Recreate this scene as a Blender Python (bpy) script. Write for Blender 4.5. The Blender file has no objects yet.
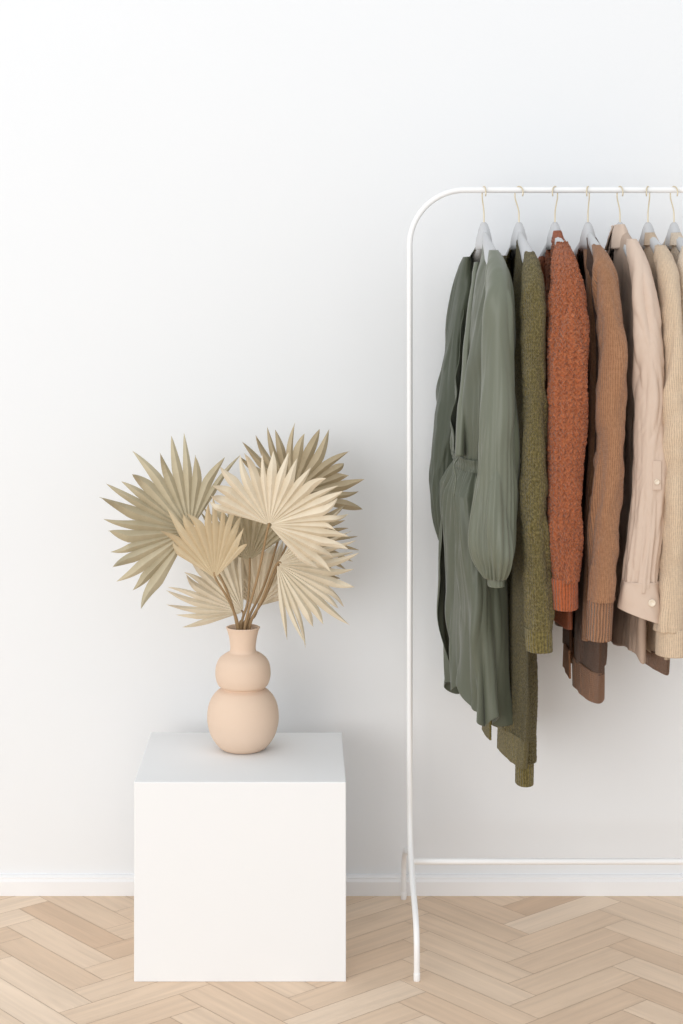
import bpy, bmesh, math, random
import numpy as np
from mathutils import Vector, Matrix, noise
random.seed(7)
PI = math.pi
C = bpy.context.scene.collection
F = 1732.0; VX = 305.0; VY = 285.0; CH = 1.32; DW = 3.757     # lens in pixels, vanishing point, camera height, distance to the wall
MID = 3.51

def P(px, py, d):
    return Vector(((px-VX)*d/F, d-DW, CH-(py-VY)*d/F))
def lin(c):
    return tuple(((v/255)/12.92 if v/255 <= .04045 else ((v/255+.055)/1.055)**2.4) for v in c)+(1,)

# ------------------------------------------------------------------ materials
def newmat(name):
    m = bpy.data.materials.new(name); m.use_nodes = True
    nt = m.node_tree; b = nt.nodes['Principled BSDF']
    return m, nt, b
def node(nt, t, **kw):
    n = nt.nodes.new(t)
    for k, v in kw.items():
        setattr(n, k, v)
    return n
def math_n(nt, op, a, b=None, c=None):
    n = node(nt, 'ShaderNodeMath', operation=op)
    for i, v in enumerate((a, b, c)):
        if v is None: continue
        if isinstance(v, (int, float)): n.inputs[i].default_value = v
        else: nt.links.new(v, n.inputs[i])
    return n.outputs[0]
def mixc(nt, fac, a, b):
    n = node(nt, 'ShaderNodeMix', data_type='RGBA')
    for i, v in ((0, fac), (6, a), (7, b)):
        if isinstance(v, (int, float)): n.inputs[i].default_value = v
        elif isinstance(v, tuple): n.inputs[i].default_value = v
        else: nt.links.new(v, n.inputs[i])
    return n.outputs[2]
def plain(name, col, rough=.5, bump=0, bscale=200, var=.04, sheen=0, spec=.5):
    m, nt, b = newmat(name)
    tc = node(nt, 'ShaderNodeTexCoord')
    nz = node(nt, 'ShaderNodeTexNoise'); nz.inputs['Scale'].default_value = bscale; nz.inputs['Detail'].default_value = 4
    nt.links.new(tc.outputs['Object'], nz.inputs['Vector'])
    nz2 = node(nt, 'ShaderNodeTexNoise'); nz2.inputs['Scale'].default_value = 6
    nt.links.new(tc.outputs['Object'], nz2.inputs['Vector'])
    c = lin(col); dk = tuple(v*(1-var*2) for v in c[:3])+(1,)
    nt.links.new(mixc(nt, nz2.outputs[0], c, dk), b.inputs['Base Color'])
    b.inputs['Roughness'].default_value = rough
    b.inputs['Specular IOR Level'].default_value = spec
    b.inputs['Sheen Weight'].default_value = sheen
    if bump:
        bp = node(nt, 'ShaderNodeBump'); bp.inputs['Strength'].default_value = bump; bp.inputs['Distance'].default_value = .002
        nt.links.new(nz.outputs[0], bp.inputs['Height']); nt.links.new(bp.outputs[0], b.inputs['Normal'])
    return m
def knit(name, col, w=.006, h=.005, strength=.8, dist=.004, mode='knit', fuzz=.35, contrast=.55, mottle=.25, mscale=160, lightc=None, mamt=.75):
    m, nt, b = newmat(name)
    uv = node(nt, 'ShaderNodeUVMap'); sp = node(nt, 'ShaderNodeSeparateXYZ'); nt.links.new(uv.outputs[0], sp.inputs[0])
    nz = node(nt, 'ShaderNodeTexNoise'); nz.inputs['Scale'].default_value = 60; nz.inputs['Detail'].default_value = 3
    nt.links.new(uv.outputs[0], nz.inputs['Vector'])
    wob = math_n(nt, 'MULTIPLY', math_n(nt, 'SUBTRACT', nz.outputs[0], .5), w*.9)
    U = math_n(nt, 'DIVIDE', math_n(nt, 'ADD', sp.outputs[0], wob), w)
    V = math_n(nt, 'DIVIDE', math_n(nt, 'ADD', sp.outputs[1], wob), h)
    tri = math_n(nt, 'MULTIPLY', math_n(nt, 'PINGPONG', U, .5), 2)
    rib = math_n(nt, 'SINE', math_n(nt, 'MULTIPLY', tri, PI/2))
    if mode == 'knit':
        s = math_n(nt, 'SINE', math_n(nt, 'MULTIPLY', math_n(nt, 'SUBTRACT', V, math_n(nt, 'MULTIPLY', tri, .8)), 2*PI))
        H = math_n(nt, 'ADD', math_n(nt, 'MULTIPLY', rib, .5), math_n(nt, 'MULTIPLY_ADD', s, .25, .25))
    else:
        s = math_n(nt, 'SINE', math_n(nt, 'MULTIPLY', V, 2*PI))
        H = math_n(nt, 'MULTIPLY_ADD', s, .08, math_n(nt, 'MULTIPLY', rib, .85))
    fz = node(nt, 'ShaderNodeTexNoise'); fz.inputs['Scale'].default_value = 450; fz.inputs['Detail'].default_value = 4
    nt.links.new(uv.outputs[0], fz.inputs['Vector'])
    HH = math_n(nt, 'ADD', H, math_n(nt, 'MULTIPLY', fz.outputs[0], fuzz))
    bp = node(nt, 'ShaderNodeBump'); bp.inputs['Strength'].default_value = strength; bp.inputs['Distance'].default_value = dist
    nt.links.new(HH, bp.inputs['Height']); nt.links.new(bp.outputs[0], b.inputs['Normal'])
    c = lin(col); dk = tuple(v*(1-contrast) for v in c[:3])+(1,); lt = tuple(min(1, v*(1+mottle)) for v in c[:3])+(1,)
    if lightc: lt = lin(lightc)
    mt = node(nt, 'ShaderNodeTexNoise'); mt.inputs['Scale'].default_value = mscale; mt.inputs['Detail'].default_value = 4; mt.inputs['Roughness'].default_value = .7
    nt.links.new(uv.outputs[0], mt.inputs['Vector'])
    c1 = mixc(nt, H, dk, c)
    mm = math_n(nt, 'MULTIPLY', math_n(nt, 'SUBTRACT', mt.outputs[0], .42), 5)
    n = node(nt, 'ShaderNodeClamp'); nt.links.new(mm, n.inputs[0])
    nt.links.new(mixc(nt, math_n(nt, 'MULTIPLY', n.outputs[0], mamt), c1, lt), b.inputs['Base Color'])
    b.inputs['Roughness'].default_value = .95; b.inputs['Specular IOR Level'].default_value = .12
    b.inputs['Sheen Weight'].default_value = .2
    return m

M = {}
M['wall'] = plain('wall_paint', (239, 241, 243), .9, .06, 90, .004, spec=.2)
M['base'] = plain('baseboard_paint', (244, 244, 245), .5, 0, 50, .005)
M['plinth'] = plain('plinth_paint', (240, 241, 242), .8, .04, 120, .004, spec=.2)
M['rack'] = plain('rack_enamel', (246, 246, 246), .3, 0, 50, .005)
M['plasticgrey'] = plain('hanger_plastic', (198, 199, 201), .45, 0, 50, .01)
M['wire'] = plain('hook_metal', (218, 204, 176), .3, 0, 50, .01); M['wire'].node_tree.nodes['Principled BSDF'].inputs['Metallic'].default_value = .5
M['vase'] = plain('vase_clay', (229, 204, 182), .8, .25, 60, .03, spec=.2)
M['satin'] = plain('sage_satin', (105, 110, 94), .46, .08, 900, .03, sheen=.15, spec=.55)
M['satinhalfshade'] = plain('sage_satin_halfshade', (90, 95, 80), .48, .08, 900, .03, sheen=.15, spec=.5)  # same satin, some shade mixed into the colour for bodice and skirt
M['satinback'] = plain('sage_satin_shade', (77, 83, 69), .48, .08, 900, .03, sheen=.1, spec=.4)  # same satin with deeper shade put into the colour, far sleeve
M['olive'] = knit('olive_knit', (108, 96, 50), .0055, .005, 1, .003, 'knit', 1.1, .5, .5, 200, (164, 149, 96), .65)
M['oliveshade'] = knit('olive_knit_shade', (96, 86, 46), .0055, .005, 1, .003, 'knit', 1.1, .5, .5, 200, (146, 132, 82), .65)  # olive darkened to paint in the shade on body and rear sleeve
M['oliverib'] = knit('olive_rib', (108, 97, 54), .007, .004, .9, .003, 'rib', .5, .5, .3, 200, (154, 140, 88), .6)
M['rust'] = knit('rust_knit', (192, 106, 64), .013, .011, 1, .005, 'knit', 1.2, .5, .25, 150, (214, 134, 90), .55)
M['rustrib'] = knit('rust_rib', (188, 102, 62), .008, .006, .9, .004, 'rib', .8, .45, mamt=.5)
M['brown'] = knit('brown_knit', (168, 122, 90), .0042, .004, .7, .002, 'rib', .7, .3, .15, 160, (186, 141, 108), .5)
M['brownshade'] = knit('brown_knit_shade', (104, 74, 55), .0042, .004, .8, .002, 'rib', .6, .35, .15, 160, (120, 87, 64), .4)  # brown knit with the shadow between garments put into its colour
M['brownrib'] = knit('brown_rib', (174, 128, 97), .008, .004, .9, .005, 'rib', .2, .45, .1, mamt=.3)
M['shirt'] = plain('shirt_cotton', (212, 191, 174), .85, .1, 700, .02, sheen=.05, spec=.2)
M['shirtshade'] = plain('shirt_cotton_shade', (186, 164, 147), .85, .1, 700, .02, sheen=.05, spec=.2)  # shirt colour lowered to carry painted shade on body and back sleeve
M['cream'] = knit('sand_knit', (218, 195, 168), .0045, .004, .6, .002, 'rib', .4, .25, .1, mamt=.5)
M['ivory'] = knit('ivory_knit', (230, 214, 194), .006, .006, .6, .003, 'knit', .3, .2, .1)
M['taupe'] = knit('taupe_knit', (142, 108, 84), .006, .004, .8, .003, 'rib')
M['button'] = plain('button_shell', (238, 224, 204), .3)
M['tag'] = plain('tag_cotton', (238, 236, 230), .8)

def leafmat(name, col, col2):
    m, nt, b = newmat(name)
    at = node(nt, 'ShaderNodeVertexColor'); at.layer_name = 'col'
    sp = node(nt, 'ShaderNodeSeparateColor'); nt.links.new(at.outputs[0], sp.inputs[0])
    tc = node(nt, 'ShaderNodeTexCoord')
    nz = node(nt, 'ShaderNodeTexNoise'); nz.inputs['Scale'].default_value = 40; nz.inputs['Detail'].default_value = 4
    nt.links.new(tc.outputs['Object'], nz.inputs['Vector'])
    f = math_n(nt, 'ADD', math_n(nt, 'MULTIPLY', sp.outputs[0], .6), math_n(nt, 'MULTIPLY', nz.outputs[0], .5))
    nt.links.new(mixc(nt, f, lin(col), lin(col2)), b.inputs['Base Color'])
    b.inputs['Roughness'].default_value = .7; b.inputs['Specular IOR Level'].default_value = .25
    return m
M['leaf_olive'] = leafmat('palm_olive', (162, 150, 122), (204, 193, 166))
M['leaf_tan'] = leafmat('palm_tan', (186, 165, 130), (214, 197, 166))
M['leaf_cream'] = leafmat('palm_cream', (200, 185, 158), (236, 225, 204))
M['leaf_dark'] = leafmat('palm_dark', (160, 143, 114), (200, 184, 154))
M['stem'] = plain('palm_stem', (172, 142, 104), .7, .2, 80, .15)

def floormat():
    m, nt, b = newmat('oak_parquet')
    at = node(nt, 'ShaderNodeVertexColor'); at.layer_name = 'col'
    sp = node(nt, 'ShaderNodeSeparateColor'); nt.links.new(at.outputs[0], sp.inputs[0])
    uv = node(nt, 'ShaderNodeUVMap')
    mp = node(nt, 'ShaderNodeMapping'); mp.inputs['Scale'].default_value = (4, 70, 1)
    nt.links.new(uv.outputs[0], mp.inputs[0])
    nz = node(nt, 'ShaderNodeTexNoise'); nz.inputs['Scale'].default_value = 1; nz.inputs['Detail'].default_value = 6; nz.inputs['Distortion'].default_value = .6
    nt.links.new(mp.outputs[0], nz.inputs['Vector'])
    mp2 = node(nt, 'ShaderNodeMapping'); mp2.inputs['Scale'].default_value = (3, 14, 1)
    nt.links.new(uv.outputs[0], mp2.inputs[0])
    n2 = node(nt, 'ShaderNodeTexNoise'); n2.inputs['Scale'].default_value = 1; n2.inputs['Detail'].default_value = 2
    nt.links.new(mp2.outputs[0], n2.inputs['Vector'])
    r = node(nt, 'ShaderNodeValToRGB'); e = r.color_ramp.elements
    e[0].position = 0; e[0].color = lin((213, 184, 156)); e[1].position = 1; e[1].color = lin((237, 216, 193))
    k = r.color_ramp.elements.new(.5); k.color = lin((226, 201, 175))
    nt.links.new(sp.outputs[0], r.inputs[0])
    g = math_n(nt, 'MULTIPLY_ADD', math_n(nt, 'SUBTRACT', nz.outputs[0], .5), .34, 1.0)
    g = math_n(nt, 'ADD', g, math_n(nt, 'MULTIPLY', math_n(nt, 'SUBTRACT', n2.outputs[0], .5), .22))
    dkj = math_n(nt, 'LESS_THAN', sp.outputs[0], -.5)
    g = math_n(nt, 'SUBTRACT', g, math_n(nt, 'MULTIPLY', dkj, .3))
    v = node(nt, 'ShaderNodeVectorMath', operation='SCALE'); nt.links.new(r.outputs[0], v.inputs[0]); nt.links.new(g, v.inputs['Scale'])
    nt.links.new(v.outputs[0], b.inputs['Base Color'])
    b.inputs['Roughness'].default_value = .55; b.inputs['Specular IOR Level'].default_value = .3
    bp = node(nt, 'ShaderNodeBump'); bp.inputs['Strength'].default_value = .1; bp.inputs['Distance'].default_value = .001
    nt.links.new(nz.outputs[0], bp.inputs['Height']); nt.links.new(bp.outputs[0], b.inputs['Normal'])
    return m
M['floor'] = floormat()

# ------------------------------------------------------------------ object helpers
def wloc(o):
    v = Vector((0, 0, 0))
    while o: v += o.location; o = o.parent
    return v
def mesh_obj(name, verts, faces, mat, parent=None, smooth=True, uvs=None, cols=None, solid=0, bevel=0, subd=0, loc=None):
    me = bpy.data.meshes.new(name)
    off = wloc(parent) if parent else Vector((0, 0, 0))
    if loc: off = Vector(loc)
    me.from_pydata([tuple(Vector(v)-off) for v in verts], [], faces)
    if uvs:
        l = me.uv_layers.new(name='UVMap')
        for lp in me.loops: l.data[lp.index].uv = uvs[lp.vertex_index]
    if cols:
        a = me.color_attributes.new('col', 'FLOAT_COLOR', 'POINT')
        for i, c in enumerate(cols): a.data[i].color = (c, c, c, 1)
    me.materials.append(mat)
    for p in me.polygons: p.use_smooth = smooth
    me.update()
    o = bpy.data.objects.new(name, me); C.objects.link(o)
    if loc: o.location = loc
    if parent: o.parent = parent
    if bevel:
        m = o.modifiers.new('bevel', 'BEVEL'); m.width = bevel; m.segments = 3; m.limit_method = 'ANGLE'
    if solid:
        m = o.modifiers.new('solid', 'SOLIDIFY'); m.thickness = solid; m.offset = -1
    return o
def tag(o, label=None, cat=None, group=None, kind=None):
    if label: o['label'] = label
    if cat: o['category'] = cat
    if group: o['group'] = group
    if kind: o['kind'] = kind
    return o
def thing(name, label, cat, loc, group=None):
    o = bpy.data.objects.new(name, None); C.objects.link(o); o.location = loc; o.empty_display_size = .05
    return tag(o, label, cat, group)
def box(x0, x1, y0, y1, z0, z1):
    v = [(x0, y0, z0), (x1, y0, z0), (x1, y1, z0), (x0, y1, z0), (x0, y0, z1), (x1, y0, z1), (x1, y1, z1), (x0, y1, z1)]
    f = [(0, 3, 2, 1), (4, 5, 6, 7), (0, 1, 5, 4), (1, 2, 6, 5), (2, 3, 7, 6), (3, 0, 4, 7)]
    return v, f
def tube(pts, r, n=12, cap=True):
    pts = [Vector(p) for p in pts]
    rs = r if isinstance(r, (list, tuple)) else [r]*len(pts)
    V = []; Fc = []
    t0 = (pts[1]-pts[0]).normalized()
    a = Vector((0, 0, 1)) if abs(t0.z) < .9 else Vector((1, 0, 0))
    nrm = t0.cross(a).normalized()
    for i, p in enumerate(pts):
        t = (pts[min(i+1, len(pts)-1)]-pts[max(i-1, 0)]).normalized()
        nrm = (nrm-t*nrm.dot(t)).normalized(); bn = t.cross(nrm)
        for k in range(n):
            q = 2*PI*k/n
            V.append(p+(nrm*math.cos(q)+bn*math.sin(q))*rs[i])
    for i in range(len(pts)-1):
        for k in range(n):
            Fc.append((i*n+k, i*n+(k+1) % n, (i+1)*n+(k+1) % n, (i+1)*n+k))
    if cap:
        Fc.append(tuple(range(n))[::-1]); Fc.append(tuple(range((len(pts)-1)*n, len(pts)*n)))
    return V, Fc
def bez(ctrl, n=16):
    """smooth Catmull-Rom through control points"""
    c = [Vector(p) for p in ctrl]; c = [c[0]*2-c[1]]+c+[c[-1]*2-c[-2]]
    out = []
    for i in range(1, len(c)-2):
        for k in range(n):
            t = k/n
            out.append(.5*((2*c[i])+(c[i+1]-c[i-1])*t+(2*c[i-1]-5*c[i]+4*c[i+1]-c[i+2])*t*t+(-c[i-1]+3*c[i]-3*c[i+1]+c[i+2])*t**3))
    out.append(c[-2]); return out
def lathe(prof, cx, cy, n=64):
    V = []; Fc = []
    for r, z in prof:
        for k in range(n):
            V.append((cx+r*math.cos(2*PI*k/n), cy+r*math.sin(2*PI*k/n), z))
    for i in range(len(prof)-1):
        for k in range(n):
            Fc.append((i*n+k, i*n+(k+1) % n, (i+1)*n+(k+1) % n, (i+1)*n+k))
    return V, Fc

# ------------------------------------------------------------------ setting
WX0, WX1 = -2.2, 2.4
v, f = box(WX0, WX1, 0, .1, 0, 2.8)
o = mesh_obj('wall_back', v, f, M['wall'], smooth=False); o['kind'] = 'structure'
prof = [(0, 0), (-.015, 0), (-.015, .030), (-.011, .035), (-.011, .038), (-.006, .042), (0, .042)]
v = [(x, y, z) for x in (WX0, WX1) for y, z in prof]; n = len(prof)
f = [(i, (i+1), n+i+1, n+i) for i in range(n-1)]+[tuple(range(n))[::-1], tuple(range(n, 2*n))]
o = mesh_obj('baseboard_back', v, f, M['base'], smooth=False); o['kind'] = 'structure'

def herringbone(ang, w, nb, ox, oy):
    ca, sa = math.cos(ang), math.sin(ang); g = .0005
    rnd = random.Random(3)
    bm = bmesh.new(); uvl = bm.loops.layers.uv.new('UVMap'); cl = bm.verts.layers.float_color.new('col')
    def plank(x0, y0, x1, y1, vert):
        cx, cy = (x0+x1)/2*w, (y0+y1)/2*w
        X = cx*ca-cy*sa+ox; Y = cx*sa+cy*ca+oy
        if X < -2.6 or X > 2.8 or Y > .3 or Y < -4.3: return
        col = min(1, max(.05, rnd.gauss(.52, .24))); du, dv = rnd.random()*9, rnd.random()*9
        vs = []
        for (a, b_) in ((x0*w+g, y0*w+g), (x1*w-g, y0*w+g), (x1*w-g, y1*w-g), (x0*w+g, y1*w-g)):
            q = bm.verts.new((a*ca-b_*sa+ox, a*sa+b_*ca+oy, 0)); q[cl] = (col, col, col, 1); vs.append((q, a, b_))
        fc = bm.faces.new([q for q, _, _ in vs])
        for lp, (_, a, b_) in zip(fc.loops, vs):
            lp[uvl].uv = ((b_+du, a+dv) if vert else (a+du, b_+dv))
    for j in range(-110, 110):
        for k in range(-20, 20):
            x = j+2*nb*k
            if abs(x) > 110: continue
            plank(x, j, x+nb, j+1, False)
            c = j+2*nb*k+nb
            plank(c, j-nb+1, c+1, j+1, True)
    for co, no in (((0, 0, 0), (0, 1, 0)), ((WX0, 0, 0), (-1, 0, 0)), ((WX1, 0, 0), (1, 0, 0)), ((0, -4, 0), (0, -1, 0))):
        bmesh.ops.bisect_plane(bm, geom=bm.verts[:]+bm.edges[:]+bm.faces[:], plane_co=co, plane_no=no, clear_outer=True)
    vs = [bm.verts.new(p) for p in ((WX0, -4, -.0006), (WX1, -4, -.0006), (WX1, 0, -.0006), (WX0, 0, -.0006))]
    for q in vs: q[cl] = (-1, -1, -1, 1)
    bm.faces.new(vs)
    for fc in bm.faces:
        fc.normal_update()
        if fc.normal.z < 0: fc.normal_flip()
    me = bpy.data.meshes.new('floor'); bm.to_mesh(me); bm.free()
    me.materials.append(M['floor'])
    o = bpy.data.objects.new('floor', me); C.objects.link(o); o['kind'] = 'structure'
herringbone(math.radians(40), .072, 4, .05, -.2)

# ------------------------------------------------------------------ plinth
PX0, PX1 = (134-VX)*3.28/F, (346-VX)*3.28/F
v, f = box(PX0, PX1, 3.28-DW, 3.644-DW, 0, .3788)
cx, cy = (PX0+PX1)/2, 3.462-DW
o = mesh_obj('plinth', v, f, M['plinth'], smooth=False, bevel=.0018, loc=(cx, cy, 0))
tag(o, 'low white painted square display plinth under the vase', 'plinth')

# ------------------------------------------------------------------ vase
VXc, VYc, VZ = (243-VX)*MID/F, MID-DW, .3788
s = MID/F
prof_px = [(0, 749.5), (15, 749.5), (20, 748.8), (26, 744), (32, 735), (35, 725), (35.8, 716), (34.6, 706), (31.2, 697.5), (26, 691.3), (21.5, 688.6), (21.3, 687.4), (24.8, 684.6), (27.2, 678), (27.6, 671), (26.6, 664.5), (23.6, 658.5), (18, 654), (14, 652), (12.8, 649), (12.9, 645), (13.8, 638), (15.6, 631), (17.2, 627.5)]
def smooth_prof(p, k=5):
    c = bez([(a, b, 0) for a, b in p], k); return [(max(0, q.x)*s, q.y) for q in c]
outer = smooth_prof(prof_px)
pr = [(r, VZ+.0003+(749.5-y)*s) for r, y in outer]
inner = [(max(r-.0045, 0), z) for r, z in reversed(pr) if z > VZ+.006]
inner.append((0, VZ+.006))
v, f = lathe(pr+[(pr[-1][0]-.002, pr[-1][1]+.0012)]+inner, VXc, VYc)
root = mesh_obj('vase', v, f, M['vase'], loc=(VXc, VYc, VZ))
tag(root, 'matte peach clay vase of two stacked bulbs with flared neck on the white plinth', 'vase')
MOUTH = Vector((VXc, VYc, pr[-1][1]))

# ------------------------------------------------------------------ palm fronds
def frond(label, hub, d, ang, spread, R, nseg, mat, tilt, roll, cup, via, mo, fuse=.62, edge=.2, seed=0, low=1, high=1, wave=.11):
    rnd = random.Random(seed)
    H = P(hub[0], hub[1], d); sc = d/F; Rm = R*sc
    a = math.radians(ang)
    e1 = Vector((math.cos(a), 0, math.sin(a))); e2 = Vector((-math.sin(a), 0, math.cos(a))); e3 = Vector((0, -1, 0))
    Mx = Matrix.Rotation(math.radians(tilt), 3, e2) @ Matrix.Rotation(math.radians(roll), 3, e1)
    e1, e2, e3 = Mx@e1, Mx@e2, Mx@e3
    rt = thing('dried_palm_frond', label, 'palm frond', MOUTH+Vector((mo[0], mo[1], -.1)), 'dried palm fronds in the clay vase')
    V = []; Fc = []; Cl = []
    sp = math.radians(spread)
    wd = [rnd.uniform(.75, 1.25) for _ in range(nseg)]; sw = sum(wd); wd = [w_*sp/sw for w_ in wd]
    NR = 16
    def put(r, th, zz):
        q = r/Rm
        z = zz+cup*Rm*q*q+wave*Rm*math.sin(th*2.3+seed)*q*q+.03*Rm*math.sin(th*6+seed*2)*q**3
        return H+e1*(r*math.cos(th))+e2*(r*math.sin(th))+e3*z
    grp = rnd.uniform(-.1, .1); acc = -sp/2; glen = 1
    for i in range(nseg):
        D = wd[i]; th = acc+D/2; acc += D
        tt_ = th/(sp/2); t = abs(tt_)
        side = low if tt_ < 0 else high
        eg = (1-edge*t**2.2)*(1+(side-1)*t)
        if rnd.random() < .35: grp = rnd.uniform(-.18, .12); glen = rnd.uniform(.88, 1.04)
        Ri = Rm*eg*glen*rnd.uniform(.84, 1.05)
        Fr = min(fuse*Rm*eg*(1+grp)*rnd.uniform(.93, 1.07), Ri*.86)
        jit = rnd.uniform(-.4, .4)*D; bend = rnd.uniform(-.18, .22)*Rm; curl = rnd.uniform(-.3, .3)*D
        base = len(V); cv = rnd.random()
        sk = rnd.uniform(-.5, .5); pw = rnd.uniform(1.1, 1.9)
        for kk in range(NR+1):
            q = .03+.97*kk/NR
            if q <= .6: r = Fr*q/.6; hw = D/2; c = th; u = 0
            else:
                u = (q-.6)/.4; r = Fr+(Ri-Fr)*u
                hw = D/2*Fr/r*max(0, 1-u**pw)**.9*(.98-.06*min(1, u*6)); c = th+jit*u+curl*u*u
            pz = .48*r*min(D, .16)*max(.0, (hw/(D/2)))*(1-.35*u)
            bz = bend*u*u
            m_ = c+sk*hw*min(1, u*1.5)
            V += [put(r*(1-.03*u*sk), c-hw, bz), put(r, m_, pz+bz), put(r*(1+.03*u*sk), c+hw, bz)]; Cl += [cv*.7, cv*.7+.3, cv*.7]
        for k in range(NR):
            b0 = base+k*3
            Fc += [(b0, b0+1, b0+4, b0+3), (b0+1, b0+2, b0+5, b0+4)]
    mesh_obj('leaf_fan', V, Fc, M[mat], rt, smooth=False, cols=Cl, solid=.0005)
    m0 = MOUTH+Vector((mo[0], mo[1], -.10)); m1 = MOUTH+Vector((mo[0]*1.3, mo[1]*1.3, 0))
    back = H-e3*.003
    pts = bez([m0, m1]+[P(*q) for q in via]+[back, back+e1*Rm*.10-e3*.001], 10)
    n = len(pts); v, f = tube(pts, [.0031-.0012*i/n for i in range(n)], 8)
    mesh_obj('stem', v, f, M['stem'], rt)
frond('large olive dried palm fan spreading furthest left above the plinth', (190, 531), 3.47, 147, 186, 97, 18, 'leaf_olive', -8, 16, .10, [(222, 580, 3.49)], (-.009, .0), .63, .06, 1)
frond('small tan dried palm fan in front of the big left fan', (215, 578), 3.42, 96, 106, 86, 12, 'leaf_tan', 8, -14, .14, [(230, 603, 3.46)], (-.007, -.008), .66, .38, 12)
frond('large cream dried palm fan facing forward at the centre of the bunch', (269, 525), 3.41, 54, 212, 82, 22, 'leaf_cream', -8, 12, .05, [(258, 575, 3.46)], (.003, -.010), .66, .08, 3)
frond('tall brownish dried palm fan at the back, highest of the bunch', (291, 496), 3.57, 68, 164, 82, 15, 'leaf_dark', 8, 16, .1, [(266, 580, 3.54)], (.005, .008), .66, .12, 4)
frond('beige dried palm fan drooping lowest to the right of the vase neck', (277, 564), 3.47, -20, 144, 90, 18, 'leaf_cream', 12, -18, .08, [(262, 600, 3.49)], (.010, -.003), .62, .2, 5)
frond('olive dried palm fan pointing right behind the cream centre fan', (288, 543), 3.56, -2, 150, 73, 15, 'leaf_dark', 6, 12, .1, [(266, 595, 3.53)], (.009, .004), .64, .15, 6)
frond('pale cream dried palm fan low on the left just over the vase mouth', (243, 612), 3.55, 144, 110, 88, 13, 'leaf_cream', 4, 18, .1, [(242, 621, 3.54)], (-.005, .006), .62, .15, 7)
frond('pale dried palm fan standing upright behind the crossing stems', (258, 606), 3.59, 86, 140, 82, 15, 'leaf_cream', 0, -10, .1, [(254, 617, 3.56)], (.0, .010), .68, .15, 8)
frond('greenish dried palm fan filling the gap behind the cream centre fan', (250, 560), 3.53, 98, 130, 82, 14, 'leaf_olive', -6, 8, .1, [(248, 600, 3.53)], (-.003, .003), .64, .2, 9)

# ------------------------------------------------------------------ clothes rack
RX = .2121; RXR = RX+.99; RZ = 1.5125; RY = MID-DW; TR = .0058; CR = .112
rk = thing('clothes_rack', 'white tubular metal clothes rack with rounded corners standing against the wall', 'clothes rack', (RX+.495, RY, 0))
pts = [(RX, RY, 1.30), (RX, RY, 1.36)]
for k in range(17):
    q = PI-k*PI/32; pts.append((RX+CR+CR*math.cos(q), RY, RZ-CR+CR*math.sin(q)))
for k in range(17):
    q = PI/2-k*PI/32; pts.append((RXR-CR+CR*math.cos(q), RY, RZ-CR+CR*math.sin(q)))
pts += [(RXR, RY, 1.36), (RXR, RY, 1.30)]
v, f = tube(pts, TR, 20, cap=False); mesh_obj('hanging_rail', v, f, M['rack'], rk)
v, f = tube([(RX+.003, RY, .152), (RXR-.003, RY, .152)], .0062, 16, cap=False); mesh_obj('bottom_rail', v, f, M['rack'], rk)
for X in (RX, RXR):
    e = 3.285-DW
    c = [(X, RY, 1.300), (X, RY, .9), (X, RY, .5), (X, RY, .30), (X, RY-.006, .235), (X, RY-.030, .185), (X, RY-.085, .150), (X, RY-.150, .125), (X, RY-.200, .102), (X, e+.006, .078), (X, e, .05), (X, e, .012)]
    v, f = tube(bez(c, 8), TR*.99, 20, cap=False); lg = mesh_obj('post', v, f, M['rack'], rk)
    v, f = tube([(X, e, 0), (X, e, .002), (X, e, .014), (X, e, .016)], [.0058, .0064, .0064, .0058], 16); mesh_obj('foot_cap', v, f, M['rack'], lg)
    e = 3.722-DW
    c = [(X, RY-.028, .183), (X, RY+.01, .166), (X, RY+.06, .150), (X, RY+.13, .132), (X, RY+.185, .105), (X, e-.006, .078), (X, e, .05), (X, e, .012)]
    v, f = tube(bez(c, 8), TR*.96, 16, cap=False); lg = mesh_obj('leg', v, f, M['rack'], rk)
    v, f = tube([(X, e, 0), (X, e, .002), (X, e, .014), (X, e, .016)], [.0058, .0064, .0064, .0058], 16); mesh_obj('foot_cap', v, f, M['rack'], lg)

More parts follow.
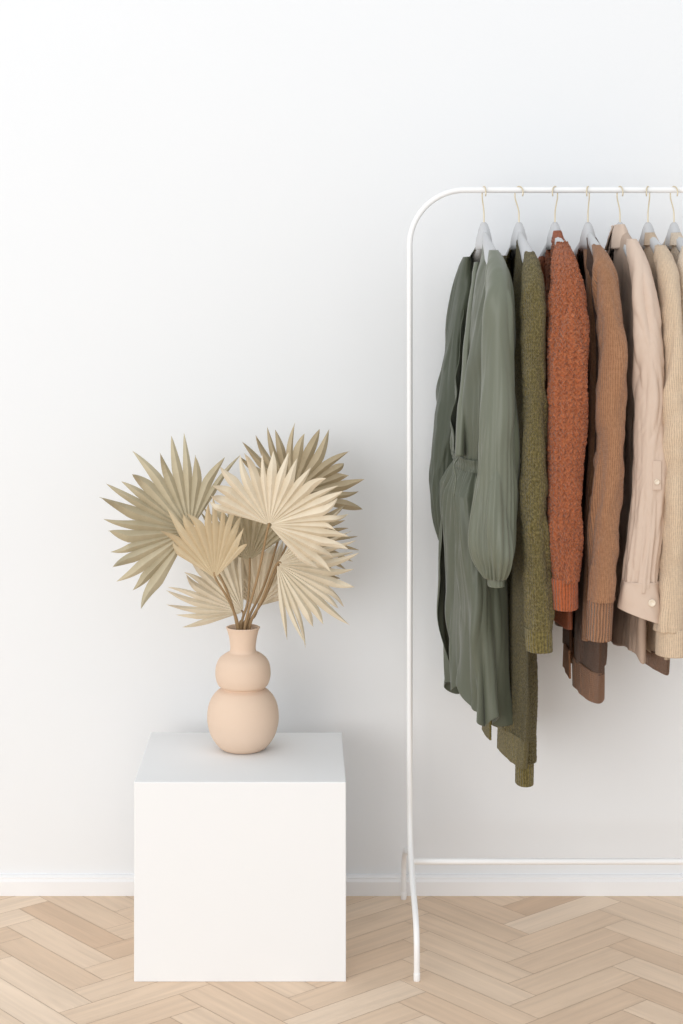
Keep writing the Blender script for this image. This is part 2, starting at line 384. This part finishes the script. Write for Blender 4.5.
# ------------------------------------------------------------------ hangers
def hanger(px, label, rot=12):
    X = (px-VX)*MID/F; Y0 = RY
    g = thing('clothes_hanger', label, 'hanger', (X, Y0, 1.36), 'pale hangers on the rack rail')
    V = []; Fc = []; n = 25; m = 10
    for i in range(n):
        t = -1+2*i/(n-1); y = t*.195; z = 1.432-.062*abs(t)**1.15-(.012*max(0, abs(t)-.8)/.2)
        hh = .017*(1-.45*abs(t)); ww = .0065+.011*abs(t)**1.2 if abs(t) < .9 else .0145-.06*(abs(t)-.9)
        for k in range(m):
            q = 2*PI*k/m
            V.append((X+ww*math.cos(q), Y0+y, z-hh+hh*math.sin(q)))
    for i in range(n-1):
        for k in range(m): Fc.append((i*m+k, i*m+(k+1) % m, (i+1)*m+(k+1) % m, (i+1)*m+k))
    Fc += [tuple(range(m))[::-1], tuple(range((n-1)*m, n*m))]
    mesh_obj('hanger_arms', V, Fc, M['plasticgrey'], g)
    v = []; f = []
    pr = [(.004, .0040, 1.447), (.008, .0075, 1.443), (.017, .0115, 1.432), (.027, .0155, 1.416), (.038, .0175, 1.402), (.038, .0175, 1.392)]
    for hw, hx, z in pr:
        for k in range(16):
            q = 2*PI*k/16; v.append((X+hx*math.cos(q), Y0+hw*math.sin(q), z))
    for i in range(len(pr)-1):
        for k in range(16): f.append((i*16+k, i*16+(k+1) % 16, (i+1)*16+(k+1) % 16, (i+1)*16+k))
    f += [tuple(range(16)), tuple(range(len(v)-16, len(v)))]
    mesh_obj('hanger_neck', v, f, M['plasticgrey'], g)
    ar = .0135; zc = RZ+TR+.0013-ar+.0002
    pp = [(0, 1.440), (0, 1.457), (.001, 1.470), (.007, 1.484), (.0128, 1.496)]
    pp += [(ar*math.cos(q), zc+ar*math.sin(q)) for q in [k*PI/12 for k in range(0, 15)]]
    ca, sa = math.cos(math.radians(90+rot)), math.sin(math.radians(90+rot))
    pts = bez([(X+a*ca, Y0+a*sa, z) for a, z in pp], 3)
    v, f = tube(pts, .0014, 8); mesh_obj('hook', v, f, M['wire'], g)
hanger(484, 'pale grey hanger holding the sage satin dress', 10)
hanger(519, 'pale grey hanger holding the olive knit cardigan', 30)
hanger(555, 'pale grey hanger holding the rust chunky sweater', -30)
hanger(588, 'pale grey hanger holding the brown knit cardigan', -20)
hanger(620, 'pale grey hanger holding the pinkish beige shirt', 15)
hanger(648, 'pale grey hanger holding the sand beige sweater', -25)
hanger(674, 'pale grey hanger holding the ivory sweater at the photo edge', 20)

# ------------------------------------------------------------------ garments
def interp(rows, nv):
    A = np.array(rows, float)
    z = A[:, 2]; L = np.concatenate([[0], np.cumsum(np.maximum(np.abs(np.diff(z)), .004))]); t = L/L[-1]
    tt = np.linspace(0, 1, nv); out = np.stack([np.interp(tt, t, A[:, k]) for k in range(A.shape[1])], 1)
    w = max(1, nv//24)
    for _ in range(2):
        pad = np.concatenate([2*out[:1]-out[1:w+1][::-1], out, 2*out[-1:]-out[-w-1:-1][::-1]])
        ker = np.ones(2*w+1)/(2*w+1)
        out = np.stack([np.convolve(pad[:, k], ker, 'valid') for k in range(out.shape[1])], 1)
    out[:, 3:5] = np.maximum(out[:, 3:5], .0015)
    return tt, out, L[-1]
def loft(name, rows, mat, parent, nu=96, nv=150, folds=(), namp=.004, nscale=14, openf=None, hem=None, solid=.003, seed=0, pexp=2.0, lump=None, crease=(), fuzz=0, fscale=420):
    tt, S, Ltot = interp(rows, nv)
    V = []; Fc = []
    closed = openf is None
    nc = nu+1
    pm = 2*PI*math.sqrt((np.mean(S[:, 3])**2+np.mean(S[:, 4])**2)/2)
    for i in range(nv):
        t = tt[i]; X, Y, Z, a, b, sh = S[i]
        o = 0 if closed else openf(t)
        for j in range(nc):
            u = j/nu; th = PI+o+(2*PI-2*o)*u
            c, s_ = math.cos(th), math.sin(th)
            cc = math.copysign(abs(c)**(2/pexp), c); ss = math.copysign(abs(s_)**(2/pexp), s_)
            nx, ny = c/max(a, .004), s_/max(b, .004); l = math.hypot(nx, ny); nx /= l; ny /= l
            off = 0
            for (A, k, ph, dr, t0, t1) in folds:      # gathers, fading in towards the hem or away from the top
                g_ = t0+(t1-t0)*t**4 if t1 >= t0 else t1+(t0-t1)*(1-t)**4
                off += A*g_*math.sin(k*th+ph+dr*t+1.5*noise.noise(Vector((th*2, t*3, seed))))
            x, y = X+a*cc, Y+b*ss
            ramp = min(1, t*9)
            if namp:
                q = Vector((cc*.8*a/.04+seed*7.1, ss*b*nscale, Z*nscale*.55))
                off += namp*ramp*noise.noise(q)*1.6
            for (A, lam, zs, slant, sharp, warp) in crease:   # cloth creases, sharp = 1 gives rounded ridges with sharp valleys
                q = Vector(((x-X)/lam+seed*3.3, (y+slant*Z)/lam, Z/(lam*zs)))
                wq = Vector((x*9+seed, y*9, Z*5))
                q = q+Vector((noise.noise(wq), noise.noise(wq+Vector((9, 3, 1))), 0))*warp*2
                nn = noise.noise(q)
                off += A*ramp*(sharp*(abs(nn)*2.6-.55)+(1-sharp)*nn*1.8)
            off = max(off, -.7*min(a, b))
            if lump: off += lump(u*pm, t*Ltot)
            if fuzz: off += fuzz*noise.noise(Vector((x*fscale, y*fscale, Z*fscale)))
            x += nx*off; y += ny*off; x += sh*(y-Y)
            z = Z+(hem(th, t) if hem else 0)
            V.append((x, y, z))
    for i in range(nv-1):
        for j in range(nu):
            Fc.append((i*nc+j, (i+1)*nc+j, (i+1)*nc+j+1, i*nc+j+1))
    U = [((k % nc)/nu*pm, tt[k//nc]*Ltot) for k in range(len(V))]
    return mesh_obj(name, V, Fc, M[mat], parent, uvs=U, solid=solid)
def B(py, c, a, b, sh=0.0, dy=0.0):
    return ((c-VX)*MID/F, RY+dy, CH-(py-VY)*MID/F, a*MID/F, b, sh)
def SL(py, L, R, d, b, sh=0.0):
    return (((L+R)/2-VX)*d/F, d-DW, CH-(py-VY)*d/F, (R-L)/2*d/F, b, sh)
def fill(rows, d, b):
    return [SL(*(r if len(r) > 3 else (r[0], r[1], r[2], d, b))) for r in rows]
def autoback(px, zb, dx=-.012, a=.022, top=1.38):
    X = (px-VX)*MID/F
    return [(X+.0, 3.63-DW, top, .010, .015, 0), (X-.002, 3.66-DW, top-.02, .018, .03, 0), (X+dx*.6, 3.675-DW, top-.09, a, .038, 0), (X+dx, 3.68-DW, (top+zb)/2, a, .038, 0), (X+dx*1.3, 3.68-DW, zb, a*.85, .034, 0)]
def garment(name, label, cat, px, zlow):
    return thing(name, label, cat, ((px-VX)*MID/F, RY, zlow))
def wavy(amp, ph, p=5):
    return lambda th, t: t**p*amp*(math.sin(2*th+ph)+.5*math.sin(5*th+ph*2)+.3*math.sin(9*th))

# --- sage satin dress
g = garment('wrap_dress', 'sage green satin wrap dress with balloon sleeves hanging first from the left', 'dress', 484, .48)
bodyrows = [B(240, 484, 5, .05), B(250, 483, 7, .12), B(262, 480, 10, .175), B(285, 478, 13, .19), B(330, 476, 15, .185), B(400, 474, 16, .175), B(452, 472, 16, .155), B(462, 471, 13, .150)]
skirt = [B(462, 471, 13, .150), B(475, 471, 18, .158), B(510, 472, 22, .17), B(560, 472, 26, .18), B(620, 473, 28, .185), B(692, 476, 26, .186)]
loft('bodice', bodyrows, 'satinhalfshade', g, 180, 170, [(.003, 31, 0, 0, 0, 1)], .004, 10, lambda t: .75*(1-t)**.8+.05, None, .0015, 1, crease=[(.009, .05, 8, .3, .4, .5), (.003, .02, 8, .2, .4, .4)])
loft('wrap_front', fill([(262, 474, 480, 3.47, .010), (300, 468, 474, 3.43, .012), (350, 463, 470, 3.41, .014), (400, 459, 467, 3.40, .014), (440, 456, 465, 3.39, .014), (456, 455, 465, 3.39, .012)], 3.4, .012), 'satin', g, 40, 80, [], .002, 12, None, None, .001, 7, crease=[(.002, .03, 5, .3, .3, .5)])
loft('skirt', skirt, 'satinhalfshade', g, 340, 220, [(.0036, 41, 1, .5, 1.3, 0), (.012, 11, 2, .8, 0, 1.0)], .004, 9, lambda t: .012+.22*t, wavy(.026, .8, 4), .0012, 2, crease=[(.018, .046, 14, .03, .5, .4), (.006, .024, 14, .04, .4, .4)])
loft('waistband', [B(453, 471, 17, .157), B(458, 471, 14.5, .154), B(465, 471, 15.5, .155)], 'satinhalfshade', g, 200, 14, [(.0024, 41, 0, 0, 1, 1)], .002, 14, None, None, .0015, 3)
v, f = tube(bez([P(458, 458, 3.37), P(454, 466, 3.36), P(456, 478, 3.36), P(454, 496, 3.36)], 8), .0015, 8); mesh_obj('waist_tie', v, f, M['satin'], g)
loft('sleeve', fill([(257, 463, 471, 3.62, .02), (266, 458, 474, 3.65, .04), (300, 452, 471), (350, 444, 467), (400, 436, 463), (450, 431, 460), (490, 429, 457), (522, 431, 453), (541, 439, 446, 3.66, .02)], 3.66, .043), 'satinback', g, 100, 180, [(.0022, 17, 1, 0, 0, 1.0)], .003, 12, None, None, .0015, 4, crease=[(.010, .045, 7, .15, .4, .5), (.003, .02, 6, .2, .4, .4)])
sl = loft('sleeve', fill([(250, 489, 498, 3.35, .02), (258, 486, 505, 3.32, .035), (275, 485, 511, 3.29, .042), (300, 484, 513), (350, 482, 515), (420, 479, 516), (480, 476, 517), (530, 473, 517), (552, 473, 516), (566, 477, 512, 3.27, .045), (574, 483, 507, 3.27, .030), (578, 487, 504, 3.27, .022)], 3.27, .044), 'satin', g, 180, 280, [(.0032, 21, 1, 0, 0, 1.0)], .003, 11, None, None, .0012, 5, crease=[(.013, .046, 10, .07, .45, .45), (.004, .023, 8, .12, .4, .45)])
loft('cuff', fill([(576, 487, 504), (586, 488, 504)], 3.27, .022), 'satin', sl, 48, 10, [(.001, 13, 0, 0, 1, 1)], .001, 12, None, None, .002, 6)

# --- olive cardigan
g = garment('knit_cardigan', 'long olive green knit cardigan, hem hanging lowest of all the garments', 'cardigan', 519, .35)
rows = [B(240, 519, 5, .05), B(249, 518, 7, .12), B(260, 517, 9, .175), B(300, 516, 12, .19, -.03), B(400, 514, 12, .19, -.05), B(550, 510, 12, .19, -.08), B(690, 506, 12, .188, -.10), B(718, 505, 12, .185, -.10)]
opn = lambda t: .45*max(0, 1-t*3)+.16
KN = [(.006, .06, 8, .1, .3, .4), (.002, .03, 6, .1, .5, .5)]
KS = [(.009, .050, 6, .20, .5, .55), (.003, .035, 1.2, .4, .5, .5)]
KC = [(.003, .05, 5, .1, .2, .4)]
loft('body', rows, 'oliveshade', g, 200, 320, [], .004, 9, opn, None, .004, 11, crease=KN, fuzz=.0016, fscale=330)
loft('hem_band', [B(716, 505, 12, .185, -.10), B(744, 504, 12, .182, -.10)], 'oliverib', g, 160, 24, [], .003, 9, lambda t: .16, None, .004, 11, crease=KC, fuzz=.0006, fscale=330)
loft('sleeve', fill([(256, 501, 509, 3.62, .02), (270, 500, 512, 3.62, .03), (320, 500, 516, 3.60, .036), (480, 506, 527, 3.50, .036), (620, 512, 534, 3.44, .036), (700, 514, 536, 3.42, .034), (760, 515, 535, 3.41, .032)], 3.5, .036), 'oliveshade', g, 110, 300, [], .003, 12, None, None, .004, 13, crease=[(.004, .05, 6, .2, .5, .5)], fuzz=.0016, fscale=330)
loft('cuff', fill([(757, 515, 534), (783, 515, 533)], 3.41, .030), 'oliverib', g, 80, 30, [], .001, 11, None, None, .004, 16, crease=[(.002, .05, 5, .1, .2, .4)], fuzz=.0006, fscale=330)
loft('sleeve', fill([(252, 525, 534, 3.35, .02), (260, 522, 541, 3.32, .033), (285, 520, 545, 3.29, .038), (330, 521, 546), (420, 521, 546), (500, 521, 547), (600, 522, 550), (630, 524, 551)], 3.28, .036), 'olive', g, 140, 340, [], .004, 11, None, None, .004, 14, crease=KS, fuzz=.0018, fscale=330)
loft('cuff', fill([(627, 524, 551), (650, 525, 552)], 3.28, .034), 'oliverib', g, 80, 30, [], .003, 11, None, None, .004, 15, crease=KC, fuzz=.0006, fscale=330)
v, f = box(0, .001, -.012, .012, -.03, 0)
L0 = P(521, 268, 3.50); mesh_obj('neck_tag', [(a+L0.x-.012, b_+L0.y-.05, c+L0.z) for a, b_, c in v], f, M['tag'], g, smooth=False)

# --- rust sweater
g = garment('knit_sweater', 'rust orange chunky knit sweater between the olive and brown cardigans', 'sweater', 555, .56)
def stitch(w, h, amp):
    def fn(u, v_):
        j = noise.noise(Vector((u*45, v_*45, 0)))*.45
        k_ = noise.noise(Vector((u*70+5, v_*70, 3)))*.45
        x = u/w+j; fr = abs((x % 1)-.5)*2
        return amp*(math.sin(fr*PI/2)*.5+.5*math.sin(2*PI*(v_/h-fr*.8+j+k_)))
    return fn
rows = [B(238, 556, 6, .05), B(246, 557, 8, .12), B(257, 559, 10, .175), B(300, 563, 14, .19), B(400, 564, 15, .19), B(470, 561, 12, .19), B(560, 557, 10, .19), B(592, 556, 10, .185)]
loft('body', rows, 'rust', g, 280, 280, [], .005, 9, lambda t: .3*max(0, 1-t*14)+.001, None, .005, 21, lump=stitch(.013, .011, .0015), fuzz=.0016, fscale=380, crease=KN)
loft('hem_band', [B(589, 556, 10, .184), B(612, 556, 9, .180)], 'rustrib', g, 140, 20, [], .003, 9, None, None, .005, 21, crease=KC)
loft('neck_band', [B(231, 556, 4, .045), B(243, 556, 7, .075)], 'rustrib', g, 80, 14, [], .001, 9, lambda t: .25, None, .004, 25)
loft('sleeve', autoback(552, .60), 'rust', g, 60, 110, [], .004, 12, None, None, .004, 23)
loft('sleeve', fill([(243, 557, 567, 3.35, .02), (252, 552, 575, 3.32, .033), (280, 549, 582, 3.29, .045), (320, 548, 587), (360, 547, 588), (430, 547, 586), (480, 547, 582), (530, 548, 579), (580, 550, 579)], 3.28, .042), 'rust', g, 280, 400, [], .004, 11, None, None, .004, 24, lump=stitch(.013, .011, .0020), fuzz=.0024, fscale=380, crease=KS)
loft('cuff', fill([(577, 550, 579), (608, 551, 578)], 3.28, .040), 'rustrib', g, 110, 36, [], .002, 11, None, None, .004, 26, crease=KC, fuzz=.0010)

# --- brown cardigan
g = garment('knit_cardigan', 'caramel brown knit cardigan with wide ribbed cuff beside the rust sweater', 'cardigan', 588, .50)
rows = [B(238, 589, 6, .05), B(246, 590, 8, .12), B(257, 591, 11, .175), B(300, 591, 14, .19), B(400, 590, 13, .19), B(550, 586, 12, .19), B(655, 584, 12, .187)]
loft('body', rows, 'brownshade', g, 180, 240, [], .005, 9, opn, None, .004, 31, crease=KN, fuzz=.0006)
loft('front_band', fill([(246, 583, 589, 3.50, .01), (262, 584, 592, 3.44, .012), (300, 588, 597, 3.38, .014), (400, 589, 597, 3.36, .014), (520, 586, 594, 3.36, .014), (640, 582, 590, 3.36, .014)], 3.36, .014), 'brown', g, 40, 160, [], .002, 12, None, None, .002, 36, crease=[(.003, .04, 5, .2, .3, .5)])
loft('hem_band', [B(653, 584, 13, .186), B(682, 583, 13, .183)], 'brownrib', g, 160, 24, [], .003, 9, lambda t: .16, None, .004, 31, crease=KC)
loft('sleeve', autoback(584, .60), 'brownshade', g, 60, 110, [], .004, 12, None, None, .004, 33)
loft('sleeve', fill([(245, 592, 600, 3.35, .02), (253, 592, 611, 3.32, .033), (275, 595, 617, 3.29, .038), (300, 597, 622), (350, 599, 627), (420, 598, 626), (500, 594, 621), (600, 589, 613)], 3.28, .036), 'brown', g, 140, 280, [], .004, 11, None, None, .004, 34, crease=KS, fuzz=.0008)
loft('cuff', fill([(597, 588, 613), (639, 586, 611)], 3.28, .034), 'brownrib', g, 90, 30, [], .002, 11, None, None, .004, 35, crease=KC)

# --- beige shirt
g = garment('button_cuff_shirt', 'pinkish beige cotton shirt with collar, sleeve tab and buttoned cuff', 'shirt', 620, .62)
SH = [(.008, .042, 9, .12, .6, .5), (.0028, .020, 7, -.12, .8, .45), (.0008, .011, 2, .3, .7, .4)]
rows = [B(232, 620, 6, .05), B(240, 620, 9, .12), B(252, 622, 12, .175), B(300, 624, 13, .19), B(450, 624, 12, .19), B(640, 624, 12, .19)]
loft('body', rows, 'shirtshade', g, 180, 220, [], .004, 9, lambda t: .25*max(0, 1-t*7)+.02, wavy(.008, 0, 6), .0015, 41, crease=SH)
loft('collar', [B(225, 618, 5, .050), B(231, 618, 8, .058), B(249, 617, 12, .085)], 'shirt', g, 90, 20, [(.0015, 4, 0, 0, .3, 1)], .002, 12, lambda t: .30+.25*t, None, .003, 42)
loft('sleeve', autoback(618, .66), 'shirtshade', g, 60, 110, [(.002, 5, 0, 1, .3, 1.2)], .004, 12, None, None, .002, 43)
loft('sleeve', fill([(239, 627, 636, 3.35, .02), (250, 627, 646, 3.32, .033), (290, 631, 655, 3.29, .038), (340, 635, 663), (400, 635, 666), (480, 632, 666), (540, 628, 663), (572, 624, 659), (590, 623, 658, 3.28, .036)], 3.28, .038), 'shirt', g, 180, 280, [(.0014, 19, 1, 0, 0, 1)], .002, 13, None, None, .0012, 44, crease=SH)
cf = loft('cuff', fill([(580, 622, 659), (600, 619, 662), (616, 617, 666)], 3.28, .038), 'shirt', g, 90, 30, [], .001, 11, None, lambda th, t: -.016*t*(math.cos(th)), .0020, 45, crease=[(.0035, .025, 3, .2, .5, .5)])
def disc(name, c, r, mat, parent):
    v = []; f = []
    pr = [(0, 0), (r*.6, .0002), (r*.75, .0012), (r, .0012), (r, -.001)]
    for q, h in pr:
        for k in range(20): v.append((c.x+q*math.cos(2*PI*k/20), c.y-h, c.z+q*math.sin(2*PI*k/20)))
    for i in range(len(pr)-1):
        for k in range(20): f.append((i*20+k, (i+1)*20+k, (i+1)*20+(k+1) % 20, i*20+(k+1) % 20))
    return mesh_obj(name, v, f, M[mat], parent)
disc('button', P(652, 603, 3.241), .0068, 'button', cf)
v, f = box(-.008, .008, -.0015, .001, -.045, .010); c0 = P(657, 466, 3.243)
tb = mesh_obj('sleeve_tab', [(a+c0.x, b_+c0.y, c+c0.z) for a, b_, c in v], f, M['shirt'], g, smooth=False, bevel=.001)
disc('button', P(657, 482, 3.240), .0050, 'button', tb)

# --- sand sweater
g = garment('knit_sweater', 'sand beige fine ribbed sweater just right of the buttoned shirt', 'sweater', 648, .60)
rows = [B(240, 649, 6, .05), B(247, 650, 9, .12), B(258, 651, 12, .175), B(300, 652, 12, .19), B(500, 650, 12, .19), B(640, 648, 12, .19)]
loft('body', rows, 'cream', g, 160, 180, [], .005, 9, lambda t: .25*max(0, 1-t*14)+.001, None, .004, 51, crease=KN)
loft('hem_band', [B(638, 648, 12, .188), B(655, 648, 11, .185)], 'taupe', g, 140, 20, [], .003, 9, None, None, .004, 51, crease=KC)['label'] = 'darker taupe ribbed hem'
loft('neck_band', [B(233, 648, 5, .045), B(246, 649, 9, .085)], 'cream', g, 80, 14, [], .001, 9, lambda t: .35, None, .004, 53)
loft('sleeve', autoback(645, .66), 'cream', g, 60, 110, [], .004, 12, None, None, .004, 54)
loft('sleeve', fill([(245, 655, 665, 3.35, .02), (253, 655, 675, 3.32, .033), (300, 660, 682, 3.29, .04), (400, 664, 685), (500, 662, 685), (600, 657, 684), (630, 655, 684)], 3.27, .04), 'cream', g, 120, 220, [], .004, 11, None, None, .004, 55, crease=KS)
loft('cuff', fill([(627, 656, 686), (654, 655, 685)], 3.27, .036), 'cream', g, 90, 24, [], .001, 11, None, None, .004, 56, crease=KC)

# --- ivory sweater
g = garment('knit_sweater', 'ivory knit sweater cut off by the right edge of the photo', 'sweater', 674, .60)
rows = [B(240, 675, 6, .05), B(247, 676, 9, .12), B(258, 678, 11, .175), B(300, 681, 12, .19), B(500, 680, 12, .19), B(640, 679, 12, .19)]
loft('body', rows, 'ivory', g, 140, 160, [], .004, 9, lambda t: .25*max(0, 1-t*14)+.001, None, .004, 61, crease=KN)
loft('neck_band', [B(233, 674, 5, .045), B(246, 675, 9, .085)], 'ivory', g, 80, 14, [], .001, 9, lambda t: .35, None, .004, 62)
loft('sleeve', autoback(673, .66), 'ivory', g, 60, 110, [], .004, 12, None, None, .004, 63)
loft('sleeve', fill([(246, 682, 692, 3.35, .02), (255, 677, 703, 3.33, .035), (300, 677, 710, 3.31, .040), (400, 680, 714), (500, 682, 712), (650, 686, 712)], 3.31, .04), 'ivory', g, 110, 180, [], .003, 11, None, None, .004, 64, crease=KS)

# ------------------------------------------------------------------ light, world, camera
def area(name, loc, target, sx, sy, e, col=(1, 1, 1)):
    l = bpy.data.lights.new(name, 'AREA'); l.shape = 'RECTANGLE'; l.size = sx; l.size_y = sy; l.energy = e; l.color = col
    o = bpy.data.objects.new(name, l); C.objects.link(o); o.location = loc
    o.rotation_euler = (Vector(target)-Vector(loc)).to_track_quat('-Z', 'Y').to_euler()
area('window_light', (-3.0, -6.2, 1.6), (.9, 0, .4), 4.4, 3.0, 158, (1, .995, .985))
area('overhead_fill', (.2, -2.4, 3.4), (.2, -1.2, 0), 2.6, 2.0, 7, (1, 1, 1))  # unseen fill added overhead to brighten the plinth top
w = bpy.data.worlds.new('world'); bpy.context.scene.world = w; w.use_nodes = True
w.node_tree.nodes['Background'].inputs[0].default_value = (.955, .978, 1, 1)
w.node_tree.nodes['Background'].inputs[1].default_value = .88
cam = bpy.data.cameras.new('camera'); co = bpy.data.objects.new('camera', cam); C.objects.link(co)
co.location = (0, -DW, CH); co.rotation_euler = (PI/2, 0, 0)
cam.sensor_fit = 'VERTICAL'; cam.sensor_height = 36; cam.sensor_width = 24; cam.lens = F/1024*36
cam.shift_x = (341.5-VX)/1024; cam.shift_y = (VY-512)/1024
bpy.context.scene.camera = co
bpy.context.scene.view_settings.view_transform = 'Standard'
